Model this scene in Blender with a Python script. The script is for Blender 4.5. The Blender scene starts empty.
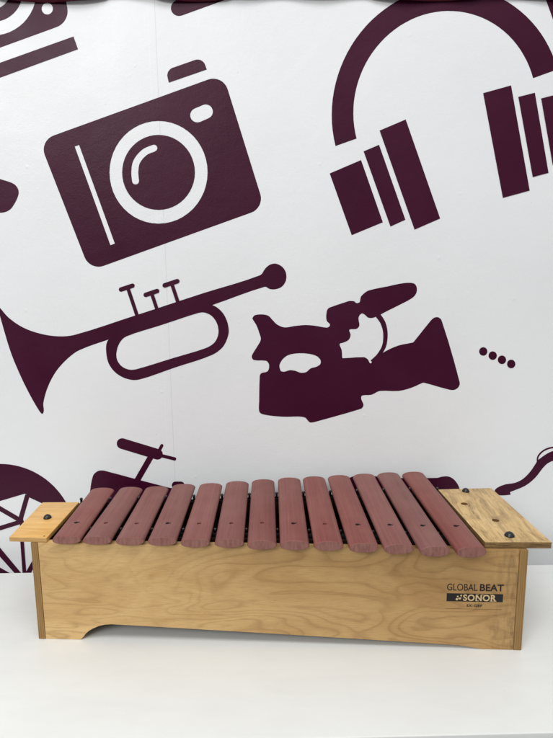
import bpy, bmesh, math, random
from mathutils import Vector, Matrix
random.seed(7)
scene = bpy.context.scene

# ------------------------------------------------------------------ camera
cam_d = bpy.data.cameras.new('camera'); cam = bpy.data.objects.new('camera', cam_d)
scene.collection.objects.link(cam); scene.camera = cam
RT = Vector((0.998854, 0.047234, -0.007685)); UP = Vector((-0.000333, 0.167451, 0.98588)); FW = Vector((-0.047854, 0.984748, -0.167275))
cam.matrix_world = Matrix(((RT.x, UP.x, -FW.x, 0.31269), (RT.y, UP.y, -FW.y, -0.58852), (RT.z, UP.z, -FW.z, 0.42413), (0, 0, 0, 1)))
cam_d.sensor_fit = 'VERTICAL'; cam_d.sensor_height = 24.0; cam_d.lens = 561.87 / 738 * 24.0
cam_d.clip_start = 0.02; cam_d.clip_end = 60
# ------------------------------------------------------------------ light of the room
world = bpy.data.worlds.new('World'); scene.world = world; world.use_nodes = True
bg = world.node_tree.nodes['Background']
wn = world.node_tree; wtc = wn.nodes.new('ShaderNodeTexCoord'); wsp = wn.nodes.new('ShaderNodeSeparateXYZ'); wr = wn.nodes.new('ShaderNodeValToRGB')
wn.links.new(wtc.outputs['Generated'], wsp.inputs[0]); wmr = wn.nodes.new('ShaderNodeMapRange'); wmr.inputs['From Min'].default_value = -1; wn.links.new(wsp.outputs[2], wmr.inputs[0])
wn.links.new(wmr.outputs[0], wr.inputs[0]); wn.links.new(wr.outputs[0], bg.inputs['Color'])
for e_, (p_, c_) in zip([wr.color_ramp.elements[0], wr.color_ramp.elements[1], wr.color_ramp.elements.new(0.5), wr.color_ramp.elements.new(0.62)], ((0.2, 0.22), (1.0, 1.0), (0.5, 0.42), (0.68, 0.85))):
    e_.position = p_; e_.color = (c_, c_ * 0.995, c_ * 0.985, 1)
bg.inputs['Strength'].default_value = 0.58
def area(name, loc, target, sx, sy, power, col):
    d = bpy.data.lights.new(name, 'AREA'); d.shape = 'RECTANGLE'; d.size = sx; d.size_y = sy; d.energy = power; d.color = col
    o = bpy.data.objects.new(name, d); scene.collection.objects.link(o); o.location = loc
    o.rotation_euler = (Vector(target) - Vector(loc)).to_track_quat('-Z', 'Y').to_euler(); return o
area('ceiling_light_near', (0.25, -0.75, 1.95), (0.25, -0.45, 0), 1.5, 0.7, 16.5, (1.0, 0.995, 0.985))
area('ceiling_light_far', (-1.0, -2.7, 1.95), (0.2, 0.0, 0.4), 1.6, 0.9, 43, (1.0, 0.995, 0.985))
scene.view_settings.view_transform = 'Standard'; scene.view_settings.look = 'None'
scene.view_settings.exposure = 0.13; scene.view_settings.gamma = 1.0

# ------------------------------------------------------------------ helpers
H = 0.1219; L = 0.56
def link(name, me, mat=None, parent=None):
    o = bpy.data.objects.new(name, me); scene.collection.objects.link(o)
    for m in (mat if isinstance(mat, (list, tuple)) else [mat]):
        if m: me.materials.append(m)
    if parent: o.parent = parent
    return o
def empty(name, loc, rz=0.0):
    o = bpy.data.objects.new(name, None); scene.collection.objects.link(o)
    o.location = loc; o.rotation_euler = (0, 0, rz); o.empty_display_size = 0.05; return o
def tag(o, label, cat=None, group=None, kind=None):
    if label: o['label'] = label
    if cat: o['category'] = cat
    if group: o['group'] = group
    if kind: o['kind'] = kind
    return o
def mesh_of(bm, name, smooth=None):
    bmesh.ops.recalc_face_normals(bm, faces=bm.faces)
    me = bpy.data.meshes.new(name); bm.to_mesh(me); bm.free()
    if smooth is not None:
        for p in me.polygons: p.use_smooth = True
        me.set_sharp_from_angle(angle=math.radians(smooth))
    return me
def hexa(bot, top, z0, z1, bev=0.0, name='box', seg=2):
    """prism over a quad footprint (bot and top lists of xy)"""
    bm = bmesh.new()
    a = [bm.verts.new((x, y, z0)) for x, y in bot]; b = [bm.verts.new((x, y, z1)) for x, y in top]
    n = len(a); bm.faces.new(a[::-1]); bm.faces.new(b)
    for i in range(n): bm.faces.new((a[i], a[(i+1) % n], b[(i+1) % n], b[i]))
    if bev: bmesh.ops.bevel(bm, geom=bm.edges[:], offset=bev, segments=seg, affect='EDGES', profile=0.6)
    return mesh_of(bm, name, 35)
def add_cyl(bm, x, y, z0, z1, r, n=20, cap=True):
    m = Matrix.Translation((x, y, (z0 + z1) / 2))
    bmesh.ops.create_cone(bm, cap_ends=cap, segments=n, radius1=r, radius2=r, depth=z1 - z0, matrix=m)
def lathe(bm, x, y, z, prof, n=32):
    rings = []
    for r, h in prof:
        if r < 1e-6: rings.append([bm.verts.new((x, y, z + h))])
        else: rings.append([bm.verts.new((x + r*math.cos(2*math.pi*i/n), y + r*math.sin(2*math.pi*i/n), z + h)) for i in range(n)])
    for a, b in zip(rings, rings[1:]):
        for i in range(n):
            if len(b) == 1: bm.faces.new((a[i], a[(i+1) % n], b[0]))
            elif len(a) == 1: bm.faces.new((a[0], b[(i+1) % n], b[i]))
            else: bm.faces.new((a[i], a[(i+1) % n], b[(i+1) % n], b[i]))
def evaluated(o):
    dg = bpy.context.evaluated_depsgraph_get(); dg.update()
    return bpy.data.meshes.new_from_object(o.evaluated_get(dg), depsgraph=dg)
def boolean(o, cutter_bm):
    cme = bpy.data.meshes.new('cut'); cutter_bm.to_mesh(cme); cutter_bm.free()
    c = bpy.data.objects.new('cut', cme); scene.collection.objects.link(c)
    c.matrix_world = o.matrix_world.copy() if not o.parent else Matrix.Identity(4)
    keep = (o.parent, o.location.copy(), o.rotation_euler.copy()); o.parent = None; o.location = (0,0,0); o.rotation_euler = (0,0,0); c.matrix_world = Matrix.Identity(4)
    m = o.modifiers.new('b', 'BOOLEAN'); m.operation = 'DIFFERENCE'; m.solver = 'EXACT'; m.object = c
    me = evaluated(o); o.modifiers.remove(m); old = o.data; o.data = me; bpy.data.meshes.remove(old)
    bpy.data.objects.remove(c); bpy.data.meshes.remove(cme)
    o.parent, o.location, o.rotation_euler = keep
    for p in me.polygons: p.use_smooth = True
    me.set_sharp_from_angle(angle=math.radians(35))

# ------------------------------------------------------------------ materials
class NT:
    def __init__(s, name, rough=0.5, spec=0.5):
        s.m = bpy.data.materials.new(name); s.m.use_nodes = True; s.t = s.m.node_tree
        s.b = s.t.nodes['Principled BSDF']; s.b.inputs['Roughness'].default_value = rough
        s.b.inputs['Specular IOR Level'].default_value = spec
    def n(s, typ, **kw):
        x = s.t.nodes.new(typ)
        for k, v in kw.items():
            if k.startswith('i_'):
                key = k[2:]; key = int(key) if key.isdigit() else key.replace('_', ' ')
                x.inputs[key].default_value = v
            else: setattr(x, k, v)
        return x
    def l(s, a, b): s.t.links.new(a, b)
    def co(s, scale=(1, 1, 1), loc=(0, 0, 0), rot=(0, 0, 0), rand=0.0):
        tc = s.n('ShaderNodeTexCoord'); mp = s.n('ShaderNodeMapping')
        mp.inputs['Scale'].default_value = scale; mp.inputs['Location'].default_value = loc; mp.inputs['Rotation'].default_value = rot
        src = tc.outputs['Object']
        if rand:
            oi = s.n('ShaderNodeObjectInfo'); mu = s.math('MULTIPLY', oi.outputs['Random'], rand)
            cb = s.n('ShaderNodeCombineXYZ'); s.l(mu, cb.inputs[0]); s.l(mu, cb.inputs[1]); s.l(mu, cb.inputs[2])
            ad = s.n('ShaderNodeVectorMath', operation='ADD'); s.l(src, ad.inputs[0]); s.l(cb.outputs[0], ad.inputs[1]); src = ad.outputs[0]
        s.l(src, mp.inputs['Vector']); return mp.outputs['Vector']
    def noise(s, vec, scale, detail=3, rough=0.5, dist=0.0):
        x = s.n('ShaderNodeTexNoise'); x.inputs['Scale'].default_value = scale; x.inputs['Detail'].default_value = detail
        x.inputs['Roughness'].default_value = rough; x.inputs['Distortion'].default_value = dist; s.l(vec, x.inputs['Vector']); return x.outputs['Fac']
    def math(s, op, a, b=None, c=None, clamp=False):
        x = s.n('ShaderNodeMath', operation=op); x.use_clamp = clamp
        for i, v in enumerate((a, b, c)):
            if v is None: continue
            if isinstance(v, (int, float)): x.inputs[i].default_value = v
            else: s.l(v, x.inputs[i])
        return x.outputs[0]
    def ramp(s, fac, stops, interp='LINEAR'):
        x = s.n('ShaderNodeValToRGB'); x.color_ramp.interpolation = interp; e = x.color_ramp.elements
        while len(e) < len(stops): e.new(0.5)
        for k, (p, c) in zip(e, stops):
            k.position = p; k.color = (c, c, c, 1) if isinstance(c, (int, float)) else (*c, 1)
        s.l(fac, x.inputs[0]); return x.outputs['Color']
    def mix(s, fac, a, b, mode='MIX'):
        x = s.n('ShaderNodeMix', data_type='RGBA', blend_type=mode)
        for i, v in ((0, fac), (6, a), (7, b)):
            if isinstance(v, (int, float)): x.inputs[i].default_value = v
            elif isinstance(v, tuple): x.inputs[i].default_value = (*v, 1)
            else: s.l(v, x.inputs[i])
        return x.outputs[2]
    def bump(s, h, strength=0.2, dist=0.001):
        x = s.n('ShaderNodeBump'); x.inputs['Strength'].default_value = strength; x.inputs['Distance'].default_value = dist
        s.l(h, x.inputs['Height']); s.l(x.outputs[0], s.b.inputs['Normal'])
    def col(s, c): s.l(c, s.b.inputs['Base Color']); return s.m
def lin(*c): return tuple((x/255/12.92) if x/255 <= 0.04045 else ((x/255 + 0.055)/1.055)**2.4 for x in c)

def wall_seams(k):
    """faint joins of the printed sheets: two near-upright hair lines"""
    tc = k.n('ShaderNodeTexCoord'); sp = k.n('ShaderNodeSeparateXYZ'); k.l(tc.outputs['Object'], sp.inputs[0])
    x, z = sp.outputs[0], sp.outputs[2]
    u = k.math('ADD', x, k.math('MULTIPLY', z, 0.003)); d1 = k.math('ABSOLUTE', k.math('SUBTRACT', u, 0.1257))
    a = k.math('LESS_THAN', d1, 0.00035)
    d2 = k.math('ABSOLUTE', k.math('SUBTRACT', u, 0.1160)); b = k.math('LESS_THAN', d2, 0.0007)
    b = k.math('MULTIPLY', b, k.math('GREATER_THAN', z, 0.60))
    return a, b, x, z
def make_paper():
    k = NT('glossy_wall_paper', 0.42, 0.5); v = k.co()
    a, b, x, z = wall_seams(k)
    big = k.noise(v, 4, 3); c = k.mix(k.ramp(big, [(0.3, 0.0), (0.7, 1.0)]), lin(228, 230, 232), lin(234, 236, 238))
    c = k.mix(k.math('MULTIPLY', a, 0.22), c, lin(150, 152, 158)); c = k.mix(k.math('MULTIPLY', b, 0.15), c, lin(245, 246, 250))
    sp = k.noise(k.co((1, 1, 1)), 130, 1); c = k.mix(k.math('MULTIPLY', k.math('GREATER_THAN', sp, 0.80), 0.25), c, lin(175, 170, 165))
    k.l(k.ramp(k.noise(v, 9, 3), [(0.3, 0.36), (0.7, 0.5)]), k.b.inputs['Roughness'])
    fine = k.noise(v, 420, 4, 0.6); lump = k.noise(v, 35, 3, 0.55)
    vor = k.n('ShaderNodeTexVoronoi'); vor.inputs['Scale'].default_value = 26; k.l(v, vor.inputs['Vector'])
    pim = k.ramp(vor.outputs['Distance'], [(0.0, 1.0), (0.09, 0.0)], 'EASE')
    h = k.math('ADD', k.math('MULTIPLY', fine, 0.30), k.math('ADD', k.math('MULTIPLY', lump, 0.7), k.math('MULTIPLY', pim, 0.35)))
    h = k.math('ADD', h, k.math('MULTIPLY', a, -0.6)); k.bump(h, 0.5, 0.0012)
    return k.col(c)
def make_vinyl():
    k = NT('aubergine_print', 0.40, 0.24); v = k.co(); a, b, x, z = wall_seams(k)
    c = k.mix(k.ramp(k.noise(v, 6, 3), [(0.3, 0.0), (0.7, 1.0)]), lin(56, 1, 33), lin(62, 4, 39))
    c = k.mix(k.math('MULTIPLY', a, 0.35), c, lin(34, 8, 22))
    k.l(k.ramp(k.noise(v, 12, 3), [(0.3, 0.35), (0.7, 0.48)]), k.b.inputs['Roughness'])
    h = k.math('ADD', k.math('MULTIPLY', k.noise(v, 420, 4, 0.6), 0.25), k.math('MULTIPLY', k.noise(v, 35, 3, 0.55), 0.7)); k.bump(h, 0.5, 0.0012)
    return k.col(c)
def make_laminate():
    k = NT('white_laminate', 0.34, 0.45); v = k.co()
    c = k.mix(k.ramp(k.noise(v, 5, 4, 0.6), [(0.3, 0.0), (0.7, 1.0)]), lin(221, 223, 221), lin(228, 230, 228))
    s = k.math('GREATER_THAN', k.noise(v, 240, 2), 0.77); c = k.mix(k.math('MULTIPLY', s, 0.12), c, lin(150, 145, 135))
    sm_ = k.ramp(k.noise(k.co((1, 3, 1), (.3, 0, 0), (0, 0, .3)), 13, 5, 0.65, 0.8), [(0.45, 0.0), (0.75, 1.0)]); c = k.mix(k.math('MULTIPLY', sm_, 0.10), c, lin(190, 190, 184))
    sc = k.noise(k.co((3, 40, 1), rot=(0, 0, 0.5)), 9, 3, 0.6, 0.5)
    k.l(k.ramp(sc, [(0.35, 0.30), (0.7, 0.46)]), k.b.inputs['Roughness']); k.bump(k.noise(v, 60, 3), 0.06, 0.0006)
    return k.col(c)
def make_ply(name='birch_ply_face', seed=0.0, light=lin(216, 182, 126), mid=lin(194, 156, 103), dark=lin(134, 97, 55), age=True):
    """rotary-cut face veneer: looping contour figure lying along x"""
    k = NT(name, 0.5, 0.35)
    v = k.co((0.8, 1.0, 2.6), (seed + 0.35, 0.3, seed*0.7 + .1))
    base = k.noise(v, 5.2, 2.0, 0.45, 1.1)
    wob = k.noise(k.co((1, 1, 2.2)), 26, 2); base = k.math('ADD', base, k.math('MULTIPLY', wob, 0.028))
    fr = k.math('FRACT', k.math('MULTIPLY', base, 14.0))
    line = k.ramp(fr, [(0.0, 0.15), (0.35, 0.0), (0.60, 0.15), (0.80, 0.75), (0.88, 1.0), (1.0, 0.15)])
    mask = k.ramp(k.noise(v, 3.1, 2), [(0.34, 0.35), (0.56, 1.0)])
    fig = k.math('MULTIPLY', line, mask)
    tone = k.ramp(k.noise(k.co((0.8, 1, 2.4), (.2, 0, .3)), 9, 4, 0.6, 1.0), [(0.36, 0.0), (0.62, 1.0)])
    c = k.mix(tone, mid, light)
    c = k.mix(k.math('MULTIPLY', fig, 0.42), c, dark)
    pores = k.noise(k.co((14, 60, 200)), 4.5, 4, 0.65); c = k.mix(k.math('MULTIPLY', k.ramp(pores, [(0.46, 0.0), (0.72, 1.0)]), 0.30), c, dark)
    fleck = k.noise(k.co((22, 60, 150)), 9, 2, 0.5); c = k.mix(k.math('MULTIPLY', k.ramp(fleck, [(0.66, 0.0), (0.74, 1.0)]), 0.30), c, lin(96, 66, 36))
    if age:
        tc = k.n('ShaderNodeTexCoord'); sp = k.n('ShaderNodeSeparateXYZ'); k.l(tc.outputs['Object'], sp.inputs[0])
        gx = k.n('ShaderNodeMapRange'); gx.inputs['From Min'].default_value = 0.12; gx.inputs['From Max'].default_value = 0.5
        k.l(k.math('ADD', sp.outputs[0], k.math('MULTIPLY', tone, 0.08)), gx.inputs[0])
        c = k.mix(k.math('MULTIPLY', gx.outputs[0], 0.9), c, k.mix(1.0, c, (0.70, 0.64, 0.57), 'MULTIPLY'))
        # scuffed right border and a few short cracks in the veneer
        ex = k.n('ShaderNodeMapRange'); ex.inputs['From Min'].default_value = 0.515; ex.inputs['From Max'].default_value = 0.552; k.l(sp.outputs[0], ex.inputs[0])
        gr = k.noise(k.co((60, 60, 14)), 3, 4, 0.7); c = k.mix(k.math('MULTIPLY', k.math('MULTIPLY', ex.outputs[0], k.ramp(gr, [(0.42, 0.0), (0.65, 1.0)])), 0.6), c, lin(95, 74, 50))
        ck = k.noise(k.co((16, 60, 220)), 4.2, 2, 0.6, 0.4); cx = k.n('ShaderNodeMapRange'); cx.inputs['From Min'].default_value = 0.50; cx.inputs['From Max'].default_value = 0.53; k.l(sp.outputs[0], cx.inputs[0])
        c = k.mix(k.math('MULTIPLY', k.math('MULTIPLY', cx.outputs[0], k.ramp(ck, [(0.70, 0.0), (0.74, 1.0)])), 0.6), c, lin(60, 42, 26))
    k.bump(k.math('ADD', pores, k.math('MULTIPLY', fig, 0.5)), 0.12, 0.0004)
    k.l(k.ramp(pores, [(0.3, 0.42), (0.7, 0.58)]), k.b.inputs['Roughness'])
    return k.col(c)
def make_plyedge(name, axis):
    """cut edge of plywood: plies run along z, one dark one pale"""
    k = NT(name, 0.62, 0.3)
    v = k.co((1, 1, 0.06)); sp = k.n('ShaderNodeSeparateXYZ'); k.l(v, sp.inputs[0])
    w = k.math('FRACT', k.math('MULTIPLY', k.math('ADD', sp.outputs[0], k.math('MULTIPLY', k.noise(k.co((1, 1, 1)), 14, 2), 0.0012)), 420.0))
    c = k.ramp(w, [(0.0, lin(150, 116, 70)), (0.4, lin(160, 126, 78)), (0.6, lin(140, 108, 64)), (0.85, lin(144, 112, 66)), (1.0, lin(150, 116, 70))])
    g = k.noise(k.co((300, 300, 12)), 3, 4, 0.7); c = k.mix(k.math('MULTIPLY', k.ramp(g, [(0.4, 0.0), (0.7, 1.0)]), 0.36), c, lin(92, 68, 38))
    k.bump(g, 0.2, 0.0004); return k.col(c)
def make_rosewood(end=False):
    k = NT('bar_end_grain' if end else 'red_bar_wood', 0.62 if end else 0.50, 0.35)
    R = 7.3
    if not end:
        v = k.co((60, 0.9, 60), rand=R); g = k.noise(v, 9, 4, 0.5, 0.1)
        c = k.ramp(g, [(0.25, lin(116, 65, 60)), (0.5, lin(127, 74, 68)), (0.78, lin(138, 85, 78))])
        band = k.noise(k.co((26, 0.8, 26), rand=R), 3.2, 3, 0.5, 0.6); c = k.mix(k.math('MULTIPLY', k.ramp(band, [(0.45, 0.0), (0.68, 1.0)]), 0.45), c, lin(112, 60, 56))
        po = k.noise(k.co((420, 10, 420), rand=R), 3, 2, 0.5); c = k.mix(k.math('MULTIPLY', k.ramp(po, [(0.60, 0.0), (0.72, 1.0)]), 0.35), c, lin(92, 46, 44))
        du = k.noise(k.co((1, 1, 1), rand=R), 22, 4, 0.6); c = k.mix(k.math('MULTIPLY', k.ramp(du, [(0.42, 0.0), (0.7, 1.0)]), 0.14), c, lin(165, 122, 112))
        k.bump(k.math('ADD', g, po), 0.16, 0.0004)
        oi = k.n('ShaderNodeObjectInfo'); hs = k.n('ShaderNodeHueSaturation')
        k.l(k.math('ADD', k.math('MULTIPLY', oi.outputs['Random'], 0.14), 0.93), hs.inputs['Value']); k.l(c, hs.inputs['Color'])
        oi2 = k.math('FRACT', k.math('MULTIPLY', oi.outputs['Random'], 17.0)); k.l(k.math('ADD', k.math('MULTIPLY', oi2, 0.16), 0.90), hs.inputs['Saturation']); c = hs.outputs[0]
    else:
        g = k.noise(k.co((60, 8, 14), rot=(0, 0.5, 0), rand=R), 6, 3, 0.5, 0.5)
        c = k.ramp(g, [(0.3, lin(116, 76, 70)), (0.5, lin(136, 94, 86)), (0.72, lin(150, 109, 98))])
        g2 = k.noise(k.co(rand=R), 60, 3); c = k.mix(k.math('MULTIPLY', g2, 0.4), c, lin(146, 96, 90)); k.bump(g, 0.08, 0.0003)
    return k.col(c)
def make_end_board(pale):
    k = NT('pale_worn_board' if pale else 'honey_varnished_board', 0.5 if pale else 0.34, 0.4)
    if pale:
        v = k.co((30, 2.0, 12), rot=(0, 0, -0.08)); g = k.noise(v, 6, 5, 0.65, 0.4)
        c = k.ramp(g, [(0.28, lin(176, 144, 96)), (0.5, lin(204, 172, 118)), (0.72, lin(220, 190, 140))])
        s = k.noise(k.co((26, 1.7, 12), (0.4, 0, 0), rot=(0, 0, -0.1)), 5, 3, 0.6, 0.4); s = k.ramp(s, [(0.56, 0.0), (0.64, 1.0)])
        c = k.mix(k.math('MULTIPLY', s, 0.38), c, lin(126, 102, 74))
        p = k.noise(k.co((240, 12, 40)), 4, 3, 0.6); c = k.mix(k.math('MULTIPLY', k.ramp(p, [(0.55, 0.0), (0.68, 1.0)]), 0.5), c, lin(92, 70, 44))
        m_ = k.ramp(k.noise(k.co((1.4, 0.7, 1), (.03, .02, 0)), 30, 4, 0.6, 1.2), [(0.46, 0.0), (0.62, 1.0)]); c = k.mix(k.math('MULTIPLY', m_, 0.6), c, lin(160, 130, 86))
        q_ = k.ramp(k.noise(k.co((60, 14, 20), (.1, .2, 0)), 4, 3, 0.7, 1.0), [(0.52, 0.0), (0.66, 1.0)]); c = k.mix(k.math('MULTIPLY', k.math('MULTIPLY', q_, m_), 0.75), c, lin(98, 82, 62))
        k.bump(k.math('ADD', g, p), 0.25, 0.0005)
    else:
        g = k.noise(k.co((4, 30, 10), rot=(0, 0, 0.1)), 6, 4, 0.6, 0.5)
        c = k.ramp(g, [(0.3, lin(206, 156, 84)), (0.55, lin(222, 174, 100)), (0.8, lin(230, 186, 114))])
        p = k.noise(k.co((20, 200, 40)), 5, 3, 0.6); c = k.mix(k.math('MULTIPLY', k.ramp(p, [(0.6, 0.0), (0.7, 1.0)]), 0.25), c, lin(170, 120, 60)); k.bump(g, 0.08, 0.0004)
    return k.col(c)
def make_board_edge(name, a, b):
    k = NT(name, 0.6, 0.3); g = k.noise(k.co((10, 60, 220)), 5, 4, 0.65)
    c = k.ramp(g, [(0.35, a), (0.65, b)]); p = k.noise(k.co((160, 60, 60)), 5, 3, 0.7); c = k.mix(k.math('MULTIPLY', k.ramp(p, [(0.5, 0.0), (0.7, 1.0)]), 0.45), c, a)
    k.bump(g, 0.3, 0.0005); return k.col(c)
def plain(name, c, rough=0.5, spec=0.5, var=0.12, scale=40):
    k = NT(name, rough, spec); n_ = k.noise(k.co(), scale, 4, 0.6)
    k.bump(n_, 0.1, 0.0004)
    return k.col(k.mix(n_, tuple(x*(1-var) for x in c), tuple(min(1, x*(1+var)) for x in c)))
PAPER, VINYL, LAM = make_paper(), make_vinyl(), make_laminate()
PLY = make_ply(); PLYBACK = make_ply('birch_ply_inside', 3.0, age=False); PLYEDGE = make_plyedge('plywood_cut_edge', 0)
BAR, BAREND = make_rosewood(), make_rosewood(True)
HONEY, PALE = make_end_board(False), make_end_board(True)
HONEY_E = make_board_edge('honey_board_edge', lin(176, 136, 80), lin(208, 172, 116)); PALE_E = make_board_edge('worn_board_edge', lin(88, 66, 40), lin(150, 120, 78))
BLACK = plain('black_rubber', (0.012, 0.012, 0.013), 0.28, 0.5); FELT = plain('black_felt', (0.012, 0.011, 0.011), 0.9, 0.2, 0.4, 300)
INK = plain('black_ink', (0.014, 0.013, 0.013), 0.5, 0.3); KNOCK = plain('label_tan', lin(205, 178, 132), 0.5, 0.3)
INSIDE = plain('dark_brown_inside', (0.030, 0.019, 0.012), 0.8, 0.2, 0.3, 30)  # very dark brown for box inside and rails, so gaps between bars read near black
DARKCUT = plain('hole_wood', lin(122, 88, 50), 0.7, 0.2, 0.25, 300)
FLOORM = plain('grey_floor', (0.22, 0.22, 0.22), 0.6, 0.4, 0.1, 8); MAROON = plain('maroon_cloth', lin(84, 34, 46), 0.9, 0.1, 0.2, 200)
WSIDE = plain('white_board_edge', lin(200, 202, 200), 0.5, 0.4, 0.03)

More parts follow.
